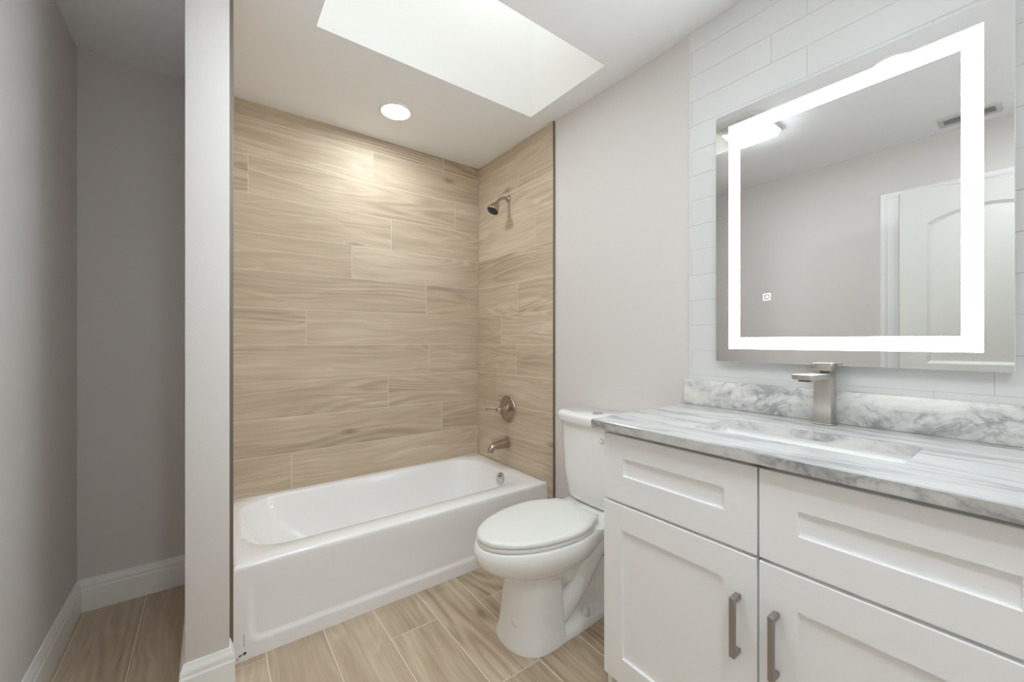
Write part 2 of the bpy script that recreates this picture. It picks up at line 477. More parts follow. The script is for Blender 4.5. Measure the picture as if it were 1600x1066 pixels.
# ------------------------------------------------------------------ baseboards (mitred sweep of one profile)
PROF = [(0, 0), (0.015, 0), (0.015, 0.094), (0.0125, 0.098), (0.0115, 0.103), (0.0125, 0.108), (0.0118, 0.117), (0.0085, 0.123), (0.006, 0.131), (0.0045, 0.138), (0, 0.138)]
def sweep(path, prof):
    """path 2d; the moulding grows to the right-hand side of the walking direction"""
    P = [Vector((p[0], p[1])) for p in path]; n = len(P); rings = []
    for i in range(n):
        d1 = (P[i] - P[i - 1]).normalized() if i > 0 else (P[1] - P[0]).normalized()
        d2 = (P[i + 1] - P[i]).normalized() if i < n - 1 else d1
        n1 = Vector((d1.y, -d1.x)); n2 = Vector((d2.y, -d2.x))
        m = (n1 + n2); m = m / max(m.dot(n1), 1e-6)
        rings.append([(P[i].x + m.x * u, P[i].y + m.y * u, z) for u, z in prof])
    return rings
full = sweep([(XL, 0.70), (XL, YA), (PX0, YA), (PX0, PY), (PX1, PY), (PX1, TY - 0.012)], PROF)
for nm, rg, lb in (('baseboard_left', full[0:2], 'tall white baseboard along the left wall'),
                   ('baseboard_back', full[1:3], 'tall white baseboard across the back of the alcove'),
                   ('baseboard_partition', full[2:6], 'tall white baseboard wrapped round the partition end')):
    b = nb(); loft(b, rg); struct(nm, b, M['trim'], None, lb, 'baseboard', 30)
b = nb(); loft(b, sweep([(XR, TY - 0.012), (XR, 0.915)], PROF))
struct('baseboard_right', b, M['trim'], None, 'white baseboard on the wall behind the toilet', 'baseboard', 30)

# ------------------------------------------------------------------ door in the left wall (seen in the mirror)
CW = 0.086
CP = [(0, 0.0), (0, 0.016), (0.012, 0.018), (0.026, 0.016), (0.032, 0.0125), (0.060, 0.0125), (0.068, 0.0105), (CW, 0.009), (CW, 0.0)]
b = nb()
def casing_ring(y, z, sy, sz):      # corner point of the opening, growing outwards by sy, sz
    return [(XL + h, y + sy * (CW - u), z + sz * (CW - u)) for u, h in CP]
loft(b, [casing_ring(DY1 + .005, 0.0, 1, 0), casing_ring(DY1 + .005, DZ - .015, 1, 1), casing_ring(DY0 - .005, DZ - .015, -1, 1), casing_ring(DY0 - .005, 0.0, -1, 0)])
struct('trim_3', b, M['trim'], None, 'white moulded door casing reflected in the mirror', 'door casing', 25)
b = nb()
box(b, (-0.565, DY1 - 0.012, 0), (XL + 0.002, DY1 + 0.004, DZ)); box(b, (-0.565, DY0 - 0.004, 0), (XL + 0.002, DY0 + 0.012, DZ))
box(b, (-0.565, DY0, DZ - 0.014), (XL + 0.002, DY1, DZ + 0.003))
box(b, (-0.53, DY1 - 0.024, 0), (-0.50, DY1 - 0.012, DZ - 0.014))
struct('trim_4', b, M['trim'], None, 'white door jamb set in the left wall', 'door jamb')

def door_leaf():
    b = nb()
    w, h, t = 0.752, 2.045, 0.035
    def arch(inset, x0, x1, z0, z1, rise, n=14):
        x0 += inset; x1 -= inset; z0 += inset; z1 -= inset
        pts = [(x0, z0), (x1, z0)]
        for k in range(n + 1):
            s = k / n; x = x1 + (x0 - x1) * s
            pts.append((x, z1 + rise * (math.sin(PI * s) ** 0.8 if rise else 0)))
        return pts
    panels = [(0.115, w - 0.115, 1.03, 1.845, 0.080), (0.115, w - 0.115, 0.22, 0.86, 0.0)]
    for side, sg in ((0.0, 1), (-t, -1)):
        outer = [(0, 0), (w, 0), (w, h), (0, h)]
        loops = [outer] + [arch(0, *p) for p in panels]
        es = []
        for lp in loops:
            vs = [b.verts.new((p[0], side, p[1])) for p in lp]
            es += [b.edges.new((vs[k], vs[(k + 1) % len(vs)])) for k in range(len(vs))]
        bmesh.ops.triangle_fill(b, use_beauty=True, use_dissolve=False, edges=es)
        for p in panels:
            rings = []
            for ins, dep in ((0, 0), (0.006, 0.004), (0.016, 0.010), (0.024, 0.010), (0.050, 0.003)):
                rings.append([(q[0], side - sg * dep, q[1]) for q in arch(ins, *p)])
            loft(b, rings, cap0=False)
    loft(b, [[(0, 0, 0), (w, 0, 0), (w, 0, h), (0, 0, h)], [(0, -t, 0), (w, -t, 0), (w, -t, h), (0, -t, h)]], False, False)
    bmesh.ops.remove_doubles(b, verts=b.verts, dist=1e-5)
    return b
b = door_leaf()
ang = math.radians(90 - 16)
R = Matrix.Translation((XL + 0.012, DY0 + 0.016, 0.014)) @ Matrix.Rotation(ang, 4, 'Z')
bmesh.ops.transform(b, matrix=R, verts=b.verts)
d1 = struct('door_1', b, M['door'], None, 'white two-panel door with arched upper panel standing ajar', 'door', 25)
b = nb()
for sg in (1, -1):
    y0 = 0.0 if sg > 0 else -0.035
    lathe(b, [(0.030, 0), (0.030, 0.005), (0.012, 0.012), (0.011, 0.032), (0.022, 0.038), (0.026, 0.046), (0.023, 0.054), (0.012, 0.058)],
          (0.69, y0, 0.95), (0, sg, 0), 24)
bmesh.ops.transform(b, matrix=R, verts=b.verts)
struct('door_handle', b, M['nickel'], d1)

# ------------------------------------------------------------------ bathtub
TX0, TX1, TY0, TY1, TZ = 0.0665, XT - 0.0005, 1.782, YB - 0.0005, 0.350
tub = thing('bathtub', 'white alcove bathtub with a recessed apron below the wood-look tile', 'bathtub', (0.826, 2.16, 0))
b = nb()
n = 10
R8 = lambda e, r, z: at_z(rr(TX0 + e, TX1 - e, TY0 + 0.010 + e, TY1, r, n), z)
def basin(x0, x1, y0, y1, r, z): return at_z(rr(x0, x1, y0, y1, r, n), z)
rim = lambda e, z: at_z(rr(TX0 + e, TX1 - e, TY0 + e, TY1 - e * 0.3, 0.006, n), z)
rings = [R8(0, 0.004, 0.0), R8(0, 0.004, 0.325), rim(0.0, 0.327), rim(0.0, TZ - 0.012), rim(0.003, TZ - 0.004), rim(0.010, TZ),
         basin(0.100, 1.488, 1.882, 2.494, 0.175, TZ + 0.001),
         basin(0.108, 1.482, 1.889, 2.488, 0.172, TZ - 0.003),
         basin(0.118, 1.476, 1.896, 2.482, 0.168, TZ - 0.014),
         basin(0.144, 1.466, 1.910, 2.470, 0.165, TZ - 0.07),
         basin(0.215, 1.445, 1.935, 2.448, 0.155, TZ - 0.17),
         basin(0.300, 1.425, 1.960, 2.425, 0.140, TZ - 0.245),
         basin(0.335, 1.405, 1.985, 2.405, 0.130, TZ - 0.272),
         basin(0.400, 1.350, 2.030, 2.360, 0.110, TZ - 0.282)]
loft(b, rings)
def apron_y(x, z):     # shallow rounded recess pressed into the apron, fading out towards the rim
    x0, x1, z0, z1, r = TX0 + 0.045, TX1 - 0.05, 0.050, 0.40, 0.05
    qx = abs(x - (x0 + x1) / 2) - (x1 - x0) / 2 + r; qz = abs(z - (z0 + z1) / 2) - (z1 - z0) / 2 + r
    sd = -(math.hypot(max(qx, 0), max(qz, 0)) + min(max(qx, qz), 0) - r)
    k = max(0.0, min(1.0, sd / 0.026)); k = k * k * (3 - 2 * k)
    f = max(0.0, min(1.0, (0.326 - z) / 0.16)); f = f * f * (3 - 2 * f)
    return TY0 + 0.0004 + 0.0085 * k * f
gx = sorted(set([TX0, TX1] + [TX0 + 0.006 * k for k in range(1, 22)] + [TX1 - 0.006 * k for k in range(1, 22)] + [TX0 + 0.13 + 0.05 * k for k in range(26)]))
gz = [0.0, 0.012, 0.024, 0.034, 0.042] + [0.048 + 0.004 * k for k in range(12)] + [0.096 + 0.0145 * k for k in range(17)]
gv = [[b.verts.new((x, apron_y(x, z), z)) for x in gx] for z in gz]
for a in range(len(gz) - 1):
    for c in range(len(gx) - 1):
        b.faces.new((gv[a][c], gv[a][c + 1], gv[a + 1][c + 1], gv[a + 1][c]))
obj('tub_body', b, M['tub'], tub, 50)
b = nb()
oc, od = (1.4690, 2.093, 0.306), (-0.98, 0.0, 0.18)
lathe(b, [(0.0385, -0.006), (0.0385, 0.004), (0.036, 0.008), (0.026, 0.0105), (0.001, 0.0115)], oc, od, 36)
ov = obj('overflow_plate', b, M['chrome'], tub); ov['label'] = 'round chrome overflow plate'
b = nb()
for zz in (-0.018, 0.018):
    b = nb(); lathe(b, [(0.0045, 0.0), (0.0045, 0.0125), (0.003, 0.0135), (0.0005, 0.014)], (oc[0] - zz * 0.22, oc[1], oc[2] + zz), od, 12)
    obj('screw', b, M['darkmetal'], ov)
b = nb(); lathe(b, [(0.034, -0.002), (0.034, 0.002), (0.028, 0.004), (0.026, 0.001), (0.001, 0.001)], (1.25, 2.19, TZ - 0.282), (0, 0, 1), 32)
obj('drain', b, M['chrome'], tub)
# grime at the apron's lower left corner and the crack in the caulk above it
def blob(bm, pts, y, d=0.0012):
    loft(bm, [[(p[0], y, p[1]) for p in pts], [(p[0], y - d, p[1]) for p in pts]])
b = nb(); yy = TY0 + 0.0003
blob(b, [(0.0905, 0.0195), (0.0935, 0.0225), (0.097, 0.0268), (0.102, 0.0295), (0.1075, 0.0302), (0.1090, 0.0275), (0.1060, 0.0225), (0.1015, 0.0188), (0.0995, 0.0198), (0.1035, 0.0236), (0.1010, 0.0260), (0.0965, 0.0235)], yy)
blob(b, [(0.0855, 0.018), (0.0865, 0.0235), (0.0895, 0.027), (0.0915, 0.0245), (0.089, 0.0195)], yy)
blob(b, [(0.0785, 0.0105), (0.0805, 0.0140), (0.083, 0.0135), (0.0825, 0.0105)], yy)
g = obj('grime_mark', b, M['black'], tub); g['label'] = 'black grime mark at the lower corner'
b = nb(); blob(b, [(0.1005, 0.052), (0.1010, 0.075), (0.1000, 0.096), (0.1014, 0.096), (0.1022, 0.075), (0.1018, 0.051)], yy)
g = obj('scratch', b, M['gap'], tub); g['label'] = 'short dark vertical scratch'

# ------------------------------------------------------------------ shower fittings
sy = 2.165
sh = thing('shower', 'brushed nickel shower head with dark spray face on a curved arm', 'shower', (XT, sy, 2.11))
b = nb(); lathe(b, [(0.024, 0), (0.024, 0.003), (0.021, 0.009), (0.014, 0.014), (0.011, 0.016)], (XT, sy, 2.113), (-1, 0, 0), 28)
obj('flange', b, M['warmnickel'], sh)
b = nb()
path = smooth_path([(XT - 0.004, sy, 2.113), (1.558, sy, 2.113), (1.530, sy, 2.106), (1.507, sy, 2.089), (1.490, sy, 2.066)], 6)
tube(b, path, 0.0098, 16)
obj('shower_arm', b, M['warmnickel'], sh)
ax = Vector((-0.50, 0.0, -0.866))
b = nb(); lathe(b, [(0.011, -0.004), (0.0135, 0.0), (0.0135, 0.010), (0.018, 0.014), (0.027, 0.024), (0.034, 0.040), (0.0385, 0.058), (0.0395, 0.064), (0.0385, 0.067), (0.036, 0.067)],
                (1.491, sy, 2.068), ax, 36)
hd = obj('shower_head', b, M['warmnickel'], sh)
b = nb(); o = Vector((1.491, sy, 2.068)) + ax * 0.0655
lathe(b, [(0.0365, 0.0), (0.0365, 0.004), (0.034, 0.0055), (0.001, 0.0065)], o, ax, 36)
q = ax.to_track_quat('Z', 'Y')
for ri, cnt in ((0.012, 6), (0.022, 12), (0.030, 16)):
    for k in range(cnt):
        p = o + q @ Vector((ri * math.cos(2 * PI * k / cnt), ri * math.sin(2 * PI * k / cnt), 0.005))
        lathe(b, [(0.0016, 0), (0.0013, 0.0025)], p, ax, 6)
f = obj('spray_face', b, M['dark'], hd); f['label'] = 'dark rubber spray face'

vy, vz = 2.176, 0.722
sv = thing('shower_valve', 'brushed nickel shower valve trim with lever below the shower head', 'shower valve', (XT, vy, vz))
b = nb(); lathe(b, [(0.088, 0), (0.088, 0.003), (0.085, 0.007), (0.076, 0.0085), (0.072, 0.0065), (0.060, 0.0075), (0.038, 0.011), (0.001, 0.012)], (XT, vy, vz), (-1, 0, 0), 56)
obj('escutcheon', b, M['warmnickel'], sv)
b = nb(); lathe(b, [(0.030, 0.008), (0.029, 0.020), (0.024, 0.034), (0.0205, 0.046), (0.0195, 0.056), (0.0205, 0.066), (0.0185, 0.078), (0.012, 0.085), (0.001, 0.087)], (XT, vy, vz), (-1, 0, 0), 32)
hb = obj('handle', b, M['warmnickel'], sv)
b = nb()
path = smooth_path([(1.518, vy + 0.008, vz), (1.512, vy + 0.040, vz - 0.001), (1.502, vy + 0.078, vz - 0.006), (1.490, vy + 0.118, vz - 0.012)], 6)
rad = [0.0085 - 0.0035 * math.sin(PI * min(1, k / (len(path) - 1) * 1.15)) + 0.0022 * (k / (len(path) - 1)) for k in range(len(path))]
tube(b, path, rad, 14)
obj('lever', b, M['warmnickel'], hb)

ts = thing('tub_spout', 'brushed nickel tub spout over the drain end of the bathtub', 'tub spout', (XT, 2.18, 0.49))
b = nb()
path = smooth_path([(XT, 2.18, 0.497), (1.560, 2.18, 0.497), (1.520, 2.18, 0.493), (1.482, 2.18, 0.489), (1.462, 2.18, 0.483), (1.452, 2.18, 0.470), (1.450, 2.18, 0.456)], 5)
L = len(path) - 1
rad = [0.0335 - 0.0135 * min(1, (k / L) / 0.72) for k in range(L + 1)]
rad[0] = 0.0345; rad[1] = 0.0345
tube(b, path, rad, 24)
sp = obj('spout_body', b, M['warmnickel'], ts)
b = nb(); lathe(b, [(0.0035, 0), (0.0035, 0.014), (0.006, 0.017), (0.0065, 0.022), (0.004, 0.025), (0.0005, 0.0255)], (1.470, 2.18, 0.502), (0, 0, 1), 16)
obj('diverter_knob', b, M['warmnickel'], ts)
b = nb(); lathe(b, [(0.0150, 0.0), (0.0150, 0.002), (0.001, 0.002)], (1.450, 2.18, 0.4565), (0, 0, -1), 20)
obj('outlet', b, M['dark'], sp)

# ------------------------------------------------------------------ toilet
AY = 1.275
toilet = thing('toilet', 'white two-piece toilet with closed lid between bathtub and vanity', 'toilet', (1.25, AY, 0))
def dshape(xt, xm, xr, w, wr, z, p=2.0, nf=22, nr=10, cr=0.03):
    """egg outline: tip at xt, widest at xm, squared rear at xr of half width wr"""
    half = []
    for k in range(nf + 1):                 # tip -> widest
        a = PI / 2 * k / nf
        half.append((xm - (xm - xt) * math.cos(a) ** (2 / p), w * math.sin(a) ** (2 / p)))
    cr = min(cr, wr * 0.9, (xr - xm) * 0.6)
    for k in range(1, nr + 1):
        s = k / nr; x = xm + (xr - cr - xm) * s
        half.append((x, w - (w - wr) * s ** 2))
    for k in range(1, 7):
        a = PI / 2 * k / 6
        half.append((xr - cr + cr * math.sin(a), wr - cr + cr * math.cos(a)))
    pts = half + [(x, -y) for x, y in reversed(half[1:])]
    return [(x, AY + y, z) for x, y in pts]
b = nb()
# bowl
loft(b, [dshape(0.955, 1.08, 1.30, 0.100, 0.07, 0.20), dshape(0.945, 1.08, 1.31, 0.112, 0.08, 0.258), dshape(0.915, 1.085, 1.32, 0.128, 0.09, 0.275),
         dshape(0.868, 1.10, 1.335, 0.152, 0.10, 0.292), dshape(0.828, 1.11, 1.345, 0.174, 0.115, 0.312), dshape(0.803, 1.12, 1.355, 0.188, 0.125, 0.338),
         dshape(0.794, 1.125, 1.36, 0.194, 0.13, 0.365), dshape(0.795, 1.125, 1.36, 0.193, 0.13, 0.388), dshape(0.802, 1.125, 1.355, 0.187, 0.125, 0.400), dshape(0.815, 1.125, 1.345, 0.176, 0.118, 0.404)])
# front column of the pedestal
loft(b, [dshape(0.912, 1.03, 1.128, 0.137, 0.132, 0.0, 2.3, cr=0.012), dshape(0.914, 1.03, 1.128, 0.136, 0.131, 0.012, 2.3, cr=0.012),
         dshape(0.924, 1.035, 1.125, 0.128, 0.124, 0.030, 2.3, cr=0.012), dshape(0.932, 1.04, 1.122, 0.122, 0.118, 0.10, 2.3, cr=0.012),
         dshape(0.943, 1.045, 1.120, 0.113, 0.110, 0.20, 2.3, cr=0.012), dshape(0.950, 1.05, 1.118, 0.108, 0.105, 0.262, 2.3, cr=0.012), dshape(0.96, 1.05, 1.118, 0.100, 0.098, 0.285, 2.3, cr=0.012)])
# foot plate
loft(b, [dshape(1.00, 1.10, 1.44, 0.132, 0.118, 0.0, cr=0.06), dshape(1.00, 1.10, 1.44, 0.131, 0.117, 0.016, cr=0.06), dshape(1.01, 1.10, 1.43, 0.120, 0.106, 0.030, cr=0.06), dshape(1.03, 1.10, 1.41, 0.095, 0.08, 0.037, cr=0.06)])
# inner web and trapway bulges
loft(b, [dshape(1.03, 1.12, 1.42, 0.078, 0.07, 0.02, cr=0.03), dshape(1.03, 1.12, 1.43, 0.062, 0.06, 0.10, cr=0.03), dshape(1.04, 1.12, 1.47, 0.062, 0.06, 0.24, cr=0.03), dshape(1.05, 1.12, 1.50, 0.095, 0.09, 0.345, cr=0.03)])
for sg in (1, -1):
    y = AY + sg * 0.052
    pa = smooth_path([(1.47, y, 0.345), (1.395, y + sg * .004, 0.315), (1.315, y + sg * .008, 0.248), (1.255, y + sg * .006, 0.180), (1.195, y + sg * .004, 0.118), (1.135, y, 0.072), (1.09, y - sg * .01, 0.05)], 5)
    tube(b, pa, [0.050 + 0.006 * math.sin(PI * k / (len(pa) - 1)) for k in range(len(pa))], 20)
    pa = smooth_path([(1.30, y - sg * .004, 0.27), (1.37, y, 0.20), (1.40, y, 0.12), (1.395, y, 0.03)], 5)
    tube(b, pa, 0.048, 18)
# rear deck that carries the tank
loft(b, [at_z(rr(1.24, 1.555, AY - 0.115, AY + 0.115, 0.05), 0.325), at_z(rr(1.245, 1.565, AY - 0.150, AY + 0.150, 0.05), 0.362), at_z(rr(1.25, 1.572, AY - 0.168, AY + 0.168, 0.045), 0.392),
         at_z(rr(1.252, 1.570, AY - 0.166, AY + 0.166, 0.044), 0.404), at_z(rr(1.262, 1.560, AY - 0.156, AY + 0.156, 0.04), 0.409)])
obj('bowl', b, M['porcelain'], toilet, 42)
b = nb()
S = lambda e, z: dshape(0.808 + e, 1.13, 1.318 - e, 0.180 - e, 0.136 - e, z, cr=0.035)
loft(b, [S(0.004, 0.4045), S(0.0, 0.408), S(0.0, 0.418), S(0.004, 0.4215)])
obj('seat', b, M['seat'], toilet, 50)
b = nb()
S = lambda e, z: dshape(0.806 + e, 1.13, 1.316 - e, 0.182 - e, 0.136 - e, z, cr=0.035)
loft(b, [S(0.006, 0.4225), S(0.001, 0.425), S(0.0, 0.430), S(0.002, 0.4365), S(0.008, 0.4410), S(0.020, 0.4435), S(0.06, 0.4455)])
obj('lid', b, M['seat'], toilet, 50)
for sg in (1, -1):
    b = nb(); box(b, (1.300, AY + sg * 0.075 - 0.022, 0.4092), (1.345, AY + sg * 0.075 + 0.022, 0.430), 0.007, 3)
    obj('hinge', b, M['seat'], toilet)
b = nb()
def tank_ring(x0, x1, hw, r, z, bulge=0.02, n=8):
    pts = rr(x0, x1, AY - hw, AY + hw, r, n); out = []
    for x, y in pts:
        k = max(0.0, 1 - ((y - AY) / hw) ** 2)
        if x < (x0 + x1) / 2: x = x - bulge * k + bulge * 0.4
        out.append((x, y, z))
    # extra points along the long front so that the bulge is round
    res = []
    for i, p in enumerate(out):
        res.append(p); qn = out[(i + 1) % len(out)]
        if abs(qn[1] - p[1]) > 0.1 and p[0] < (x0 + x1) / 2:
            for k in range(1, 12):
                y = p[1] + (qn[1] - p[1]) * k / 12
                res.append((x0 - bulge * max(0, 1 - ((y - AY) / hw) ** 2) + bulge * 0.4, y, z))
        elif abs(qn[1] - p[1]) > 0.1:
            for k in range(1, 12):
                res.append((p[0], p[1] + (qn[1] - p[1]) * k / 12, z))
    return res
loft(b, [tank_ring(1.430, 1.565, 0.150, 0.05, 0.4095), tank_ring(1.412, 1.572, 0.176, 0.055, 0.420), tank_ring(1.402, 1.578, 0.190, 0.06, 0.445), tank_ring(1.394, 1.582, 0.200, 0.06, 0.53), tank_ring(1.388, 1.584, 0.209, 0.06, 0.66), tank_ring(1.384, 1.585, 0.215, 0.06, 0.787)])
tk = obj('tank', b, M['porcelain'], toilet, 50)
b = nb()
loft(b, [tank_ring(1.374, 1.588, 0.224, 0.060, 0.7875), tank_ring(1.369, 1.590, 0.229, 0.062, 0.792), tank_ring(1.367, 1.590, 0.231, 0.062, 0.818), tank_ring(1.371, 1.590, 0.227, 0.060, 0.828), tank_ring(1.382, 1.585, 0.216, 0.055, 0.8325)])
tl = obj('tank_lid', b, M['porcelain'], toilet, 50)
b = nb(); lathe(b, [(0.030, 0.0), (0.030, 0.003), (0.026, 0.0048), (0.001, 0.0052)], (1.462, AY + 0.012, 0.832), (0, 0, 1), 36, sx=1.0, sy=0.8)
fb = obj('flush_button', b, M['chrome'], tl); fb['label'] = 'oval chrome flush button'
b = nb()
lathe(b, [(0.015, 0.0), (0.015, 0.003), (0.012, 0.006), (0.0085, 0.006), (0.0085, 0.001), (0.001, 0.001)], (1.382, 1.193, 0.733), (-1, 0, 0), 28)
le = obj('lever_socket', b, M['chrome'], tk); le['label'] = 'round chrome socket with a dark centre'
b = nb(); lathe(b, [(0.008, 0.0), (0.008, 0.0025), (0.001, 0.003)], (1.382, 1.193, 0.733), (-1, 0, 0), 20)
obj('socket_hole', b, M['black'], le)
for sg in (-1, 1):
    b = nb(); lathe(b, [(0.0185, 0.0), (0.018, 0.004), (0.0155, 0.030), (0.0135, 0.036), (0.006, 0.039), (0.0005, 0.0395)], (1.262, AY + sg * 0.098, 0.0305), (0, 0, 1), 24)
    obj('bolt_cap', b, M['seat'], toilet)
# small stamped mark low on the pedestal
b = nb()
import math as _m
def on_col(z, th):
    # point on the column front at polar angle th from the tip, slightly proud
    t = max(0, min(1, (z - 0.03) / 0.07)); xt = 0.924 + t * 0.008; w = 0.128 - t * 0.006; xm = 1.035 + t * .005
    a = th; return Vector((xm - (xm - xt) * _m.cos(a) ** (2 / 2.3), AY - w * _m.sin(a) ** (2 / 2.3), z))
def stroke(p0, p1, wd=0.0016):
    A, B = on_col(*p0), on_col(*p1)
    nrm = (A - Vector((1.04, AY, A.z))).normalized(); d = (B - A).normalized(); s = nrm.cross(d).normalized() * wd / 2
    q0 = [A - s, A + s, B + s, B - s]
    loft(b, [[v - nrm * 0.0008 for v in q0], [v + nrm * 0.0006 for v in q0]])
for p0, p1 in (((0.096, 0.15), (0.086, 0.15)), ((0.096, 0.15), (0.096, 0.22)), ((0.094, 0.19), (0.084, 0.24)), ((0.084, 0.24), (0.084, 0.31)), ((0.090, 0.27), (0.084, 0.31))):
    stroke(p0, p1)
obj('stamp', b, M['logo'], toilet)

# ------------------------------------------------------------------ vanity cabinet
VY0, VY1 = -0.046, 0.886
VX = 1.035
van = thing('vanity_cabinet', 'white shaker vanity cabinet with two drawers over two doors', 'vanity cabinet', (1.31, 0.42, 0))
b = nb()
x0, x1, t = VX + 0.0215, XT - 0.003, 0.016
box(b, (x0, VY1 - t, 0.0), (x1, VY1, 0.8875)); box(b, (x0, VY0, 0.0), (x1, VY0 + t, 0.8875))
box(b, (x0, VY0 + t, 0.092), (x1, VY1 - t, 0.108)); box(b, (x1 - 0.006, VY0 + t, 0.108), (x1, VY1 - t, 0.8875))
box(b, (x0, VY0 + t, 0.836), (x0 + 0.018, VY1 - t, 0.8875)); box(b, (x0, VY0 + t, 0.642), (x0 + 0.018, VY1 - t, 0.682))
box(b, (x0, 0.403, 0.108), (x0 + 0.018, 0.439, 0.8875)); box(b, (x0 + 0.06, VY0 + t, 0.0), (x0 + 0.072, VY1 - t, 0.092))
obj('carcass', b, M['cabinet'], van)
def shaker(y0, y1, z0, z1, iy0, iy1, iz0, iz1, x=VX, t=0.02, rec=0.0085):
    b = nb(); e = 0.0022
    rect = lambda a0, a1, c0, c1, xx: [(xx, a0, c0), (xx, a1, c0), (xx, a1, c1), (xx, a0, c1)]
    rings = [rect(y0, y1, z0, z1, x + t), rect(y0, y1, z0, z1, x + e), rect(y0 + e * .3, y1 - e * .3, z0 + e * .3, z1 - e * .3, x + e * .3), rect(y0 + e, y1 - e, z0 + e, z1 - e, x),
             rect(iy0, iy1, iz0, iz1, x), rect(iy0 + 0.001, iy1 - 0.001, iz0 + 0.001, iz1 - 0.001, x + rec)]
    loft(b, rings); return b
obj('drawer_front', shaker(0.4235, VY1, 0.666, 0.8755, 0.500, 0.810, 0.750, 0.806), M['cabinet'], van, 20)
obj('drawer_front', shaker(VY0, 0.4185, 0.666, 0.8755, 0.032, 0.340, 0.743, 0.799), M['cabinet'], van, 20)
dl = obj('door', shaker(0.4235, VY1, 0.095, 0.658, 0.503, 0.814, 0.177, 0.581), M['cabinet'], van, 20)
dr = obj('door', shaker(VY0, 0.4185, 0.095, 0.658, 0.030, 0.340, 0.177, 0.578), M['cabinet'], van, 20)
def pull(y0, y1, z0, z1, door):
    b = nb()
    box(b, (1.000, y0, z0), (1.011, y1, z1), 0.0008, 1)
    box(b, (1.0105, y0, z1 - 0.0115), (VX + 0.0003, y1, z1), 0.0008, 1); box(b, (1.0105, y0, z0), (VX + 0.0003, y1, z0 + 0.0115), 0.0008, 1)
    h = obj('handle', b, M['pull'], door); h['label'] = 'square brushed metal bar handle'
pull(0.4585, 0.4715, 0.4150, 0.5580, dl)
pull(0.3750, 0.3875, 0.4135, 0.5575, dr)

# ------------------------------------------------------------------ worktop, sink, faucet
CX0, CX1, CY0, CY1, CZ0, CZ1 = 1.010, XT - 0.0005, -0.075, 0.921, 0.8885, 0.917
SX0, SX1, SY0, SY1 = 1.165, 1.388, 0.192, 0.652
top = thing('countertop', 'grey-veined white marble countertop slab with backsplash on the vanity', 'countertop', (1.30, 0.42, CZ0))
b = nb()
o_ = lambda e, z: at_z(rr(CX0 + e, CX1 - e * .2, CY0 + e, CY1 - e, 0.004, 3), z)
i_ = lambda e, z: at_z(rr(SX0 - e, SX1 + e, SY0 - e, SY1 + e, 0.006, 3), z)
loft(b, [o_(0.002, CZ0), o_(0, CZ0 + 0.002), o_(0, CZ1 - 0.0025), o_(0.0025, CZ1), i_(0.002, CZ1), i_(0, CZ1 - 0.002), i_(0, CZ0)], cyclic=True); b.normal_update()
for f in b.faces:
    if abs(f.normal.z) < 0.3: f.material_index = 1
obj('slab', b, [M['marble'], M['marble_edge']], top, 30)
b = nb(); box(b, (1.566, CY0, CZ1 + 0.0003), (CX1, 0.917, 1.017), 0.0015, 2)
bs = obj('backsplash', b, M['marble2'], top); bs['label'] = 'cloudy grey veined marble backsplash strip'

sk = thing('sink', 'white rectangular undermount sink below the marble cutout', 'sink', (1.277, 0.422, 0.74))
b = nb()
sr = lambda e, z, r=0.03: at_z(rr(SX0 - 0.008 + e, SX1 + 0.010 - e, SY0 - 0.008 + e, SY1 + 0.008 - e, r, 6), z)
loft(b, [sr(-0.02, CZ0 - 0.0005), sr(-0.02, CZ0 - 0.012), sr(-0.012, CZ0 - 0.02), sr(0.005, 0.745), sr(0.04, 0.730), sr(0.045, 0.742), sr(0.02, 0.756), sr(0.010, 0.79), sr(0.0, CZ0 - 0.0005)], cap0=False, cap1=False)
# close floor (inside) and underside
loft(b, [sr(0.045, 0.742), sr(0.09, 0.739)], cap0=False); loft(b, [sr(0.04, 0.730), sr(0.08, 0.729)], cap0=False)
loft(b, [sr(-0.02, CZ0 - 0.0005), sr(0.0, CZ0 - 0.0005)], cap0=False, cap1=False)
bmesh.ops.remove_doubles(b, verts=b.verts, dist=1e-5)
obj('basin', b, M['porcelain'], sk, 50)
b = nb(); lathe(b, [(0.024, 0), (0.024, 0.003), (0.019, 0.0045), (0.016, 0.0035), (0.001, 0.006)], (1.277, 0.422, 0.739), (0, 0, 1), 28)
obj('drain', b, M['chrome'], sk)

fa = thing('faucet', 'square brushed nickel single-handle faucet behind the sink', 'faucet', (1.53, 0.43, CZ1))
FX0, FX1, FY0, FY1 = 1.504, 1.550, 0.4075, 0.4515
b = nb(); box(b, (FX0 - 0.004, FY0 - 0.004, CZ1 + 0.0002), (FX1 + 0.004, FY1 + 0.004, CZ1 + 0.0042), 0.001, 1)
obj('base_plate', b, M['nickel'], fa)
b = nb(); box(b, (FX0, FY0, CZ1 + 0.0042), (FX1, FY1, 1.0745), 0.0015, 2)
obj('body', b, M['nickel'], fa)
b = nb(); box(b, (1.331, FY0, 1.0585), (FX0 + 0.004, FY1, 1.0735), 0.0012, 2)
for v in b.verts: v.co.z += (FX0 - v.co.x) * 0.030 if v.co.x < FX0 else 0
fs = obj('spout', b, M['nickel'], fa)
b = nb(); box(b, (1.350, FY0 + 0.009, 1.0580), (1.379, FY1 - 0.009, 1.0640), 0.001, 1)
a_ = obj('aerator', b, M['dark'], fs); a_['label'] = 'dark slot aerator'
b = nb(); lathe(b, [(0.0125, 0), (0.0125, 0.011)], ((FX0 + FX1) / 2, 0.4295, 1.0745), (0, 0, 1), 24)
fk = obj('handle_neck', b, M['darkmetal'], fa)
b = nb(); box(b, (FX0 - 0.002, FY0 - 0.001, 1.0825), (FX1, FY1 + 0.001, 1.1015), 0.0015, 2)
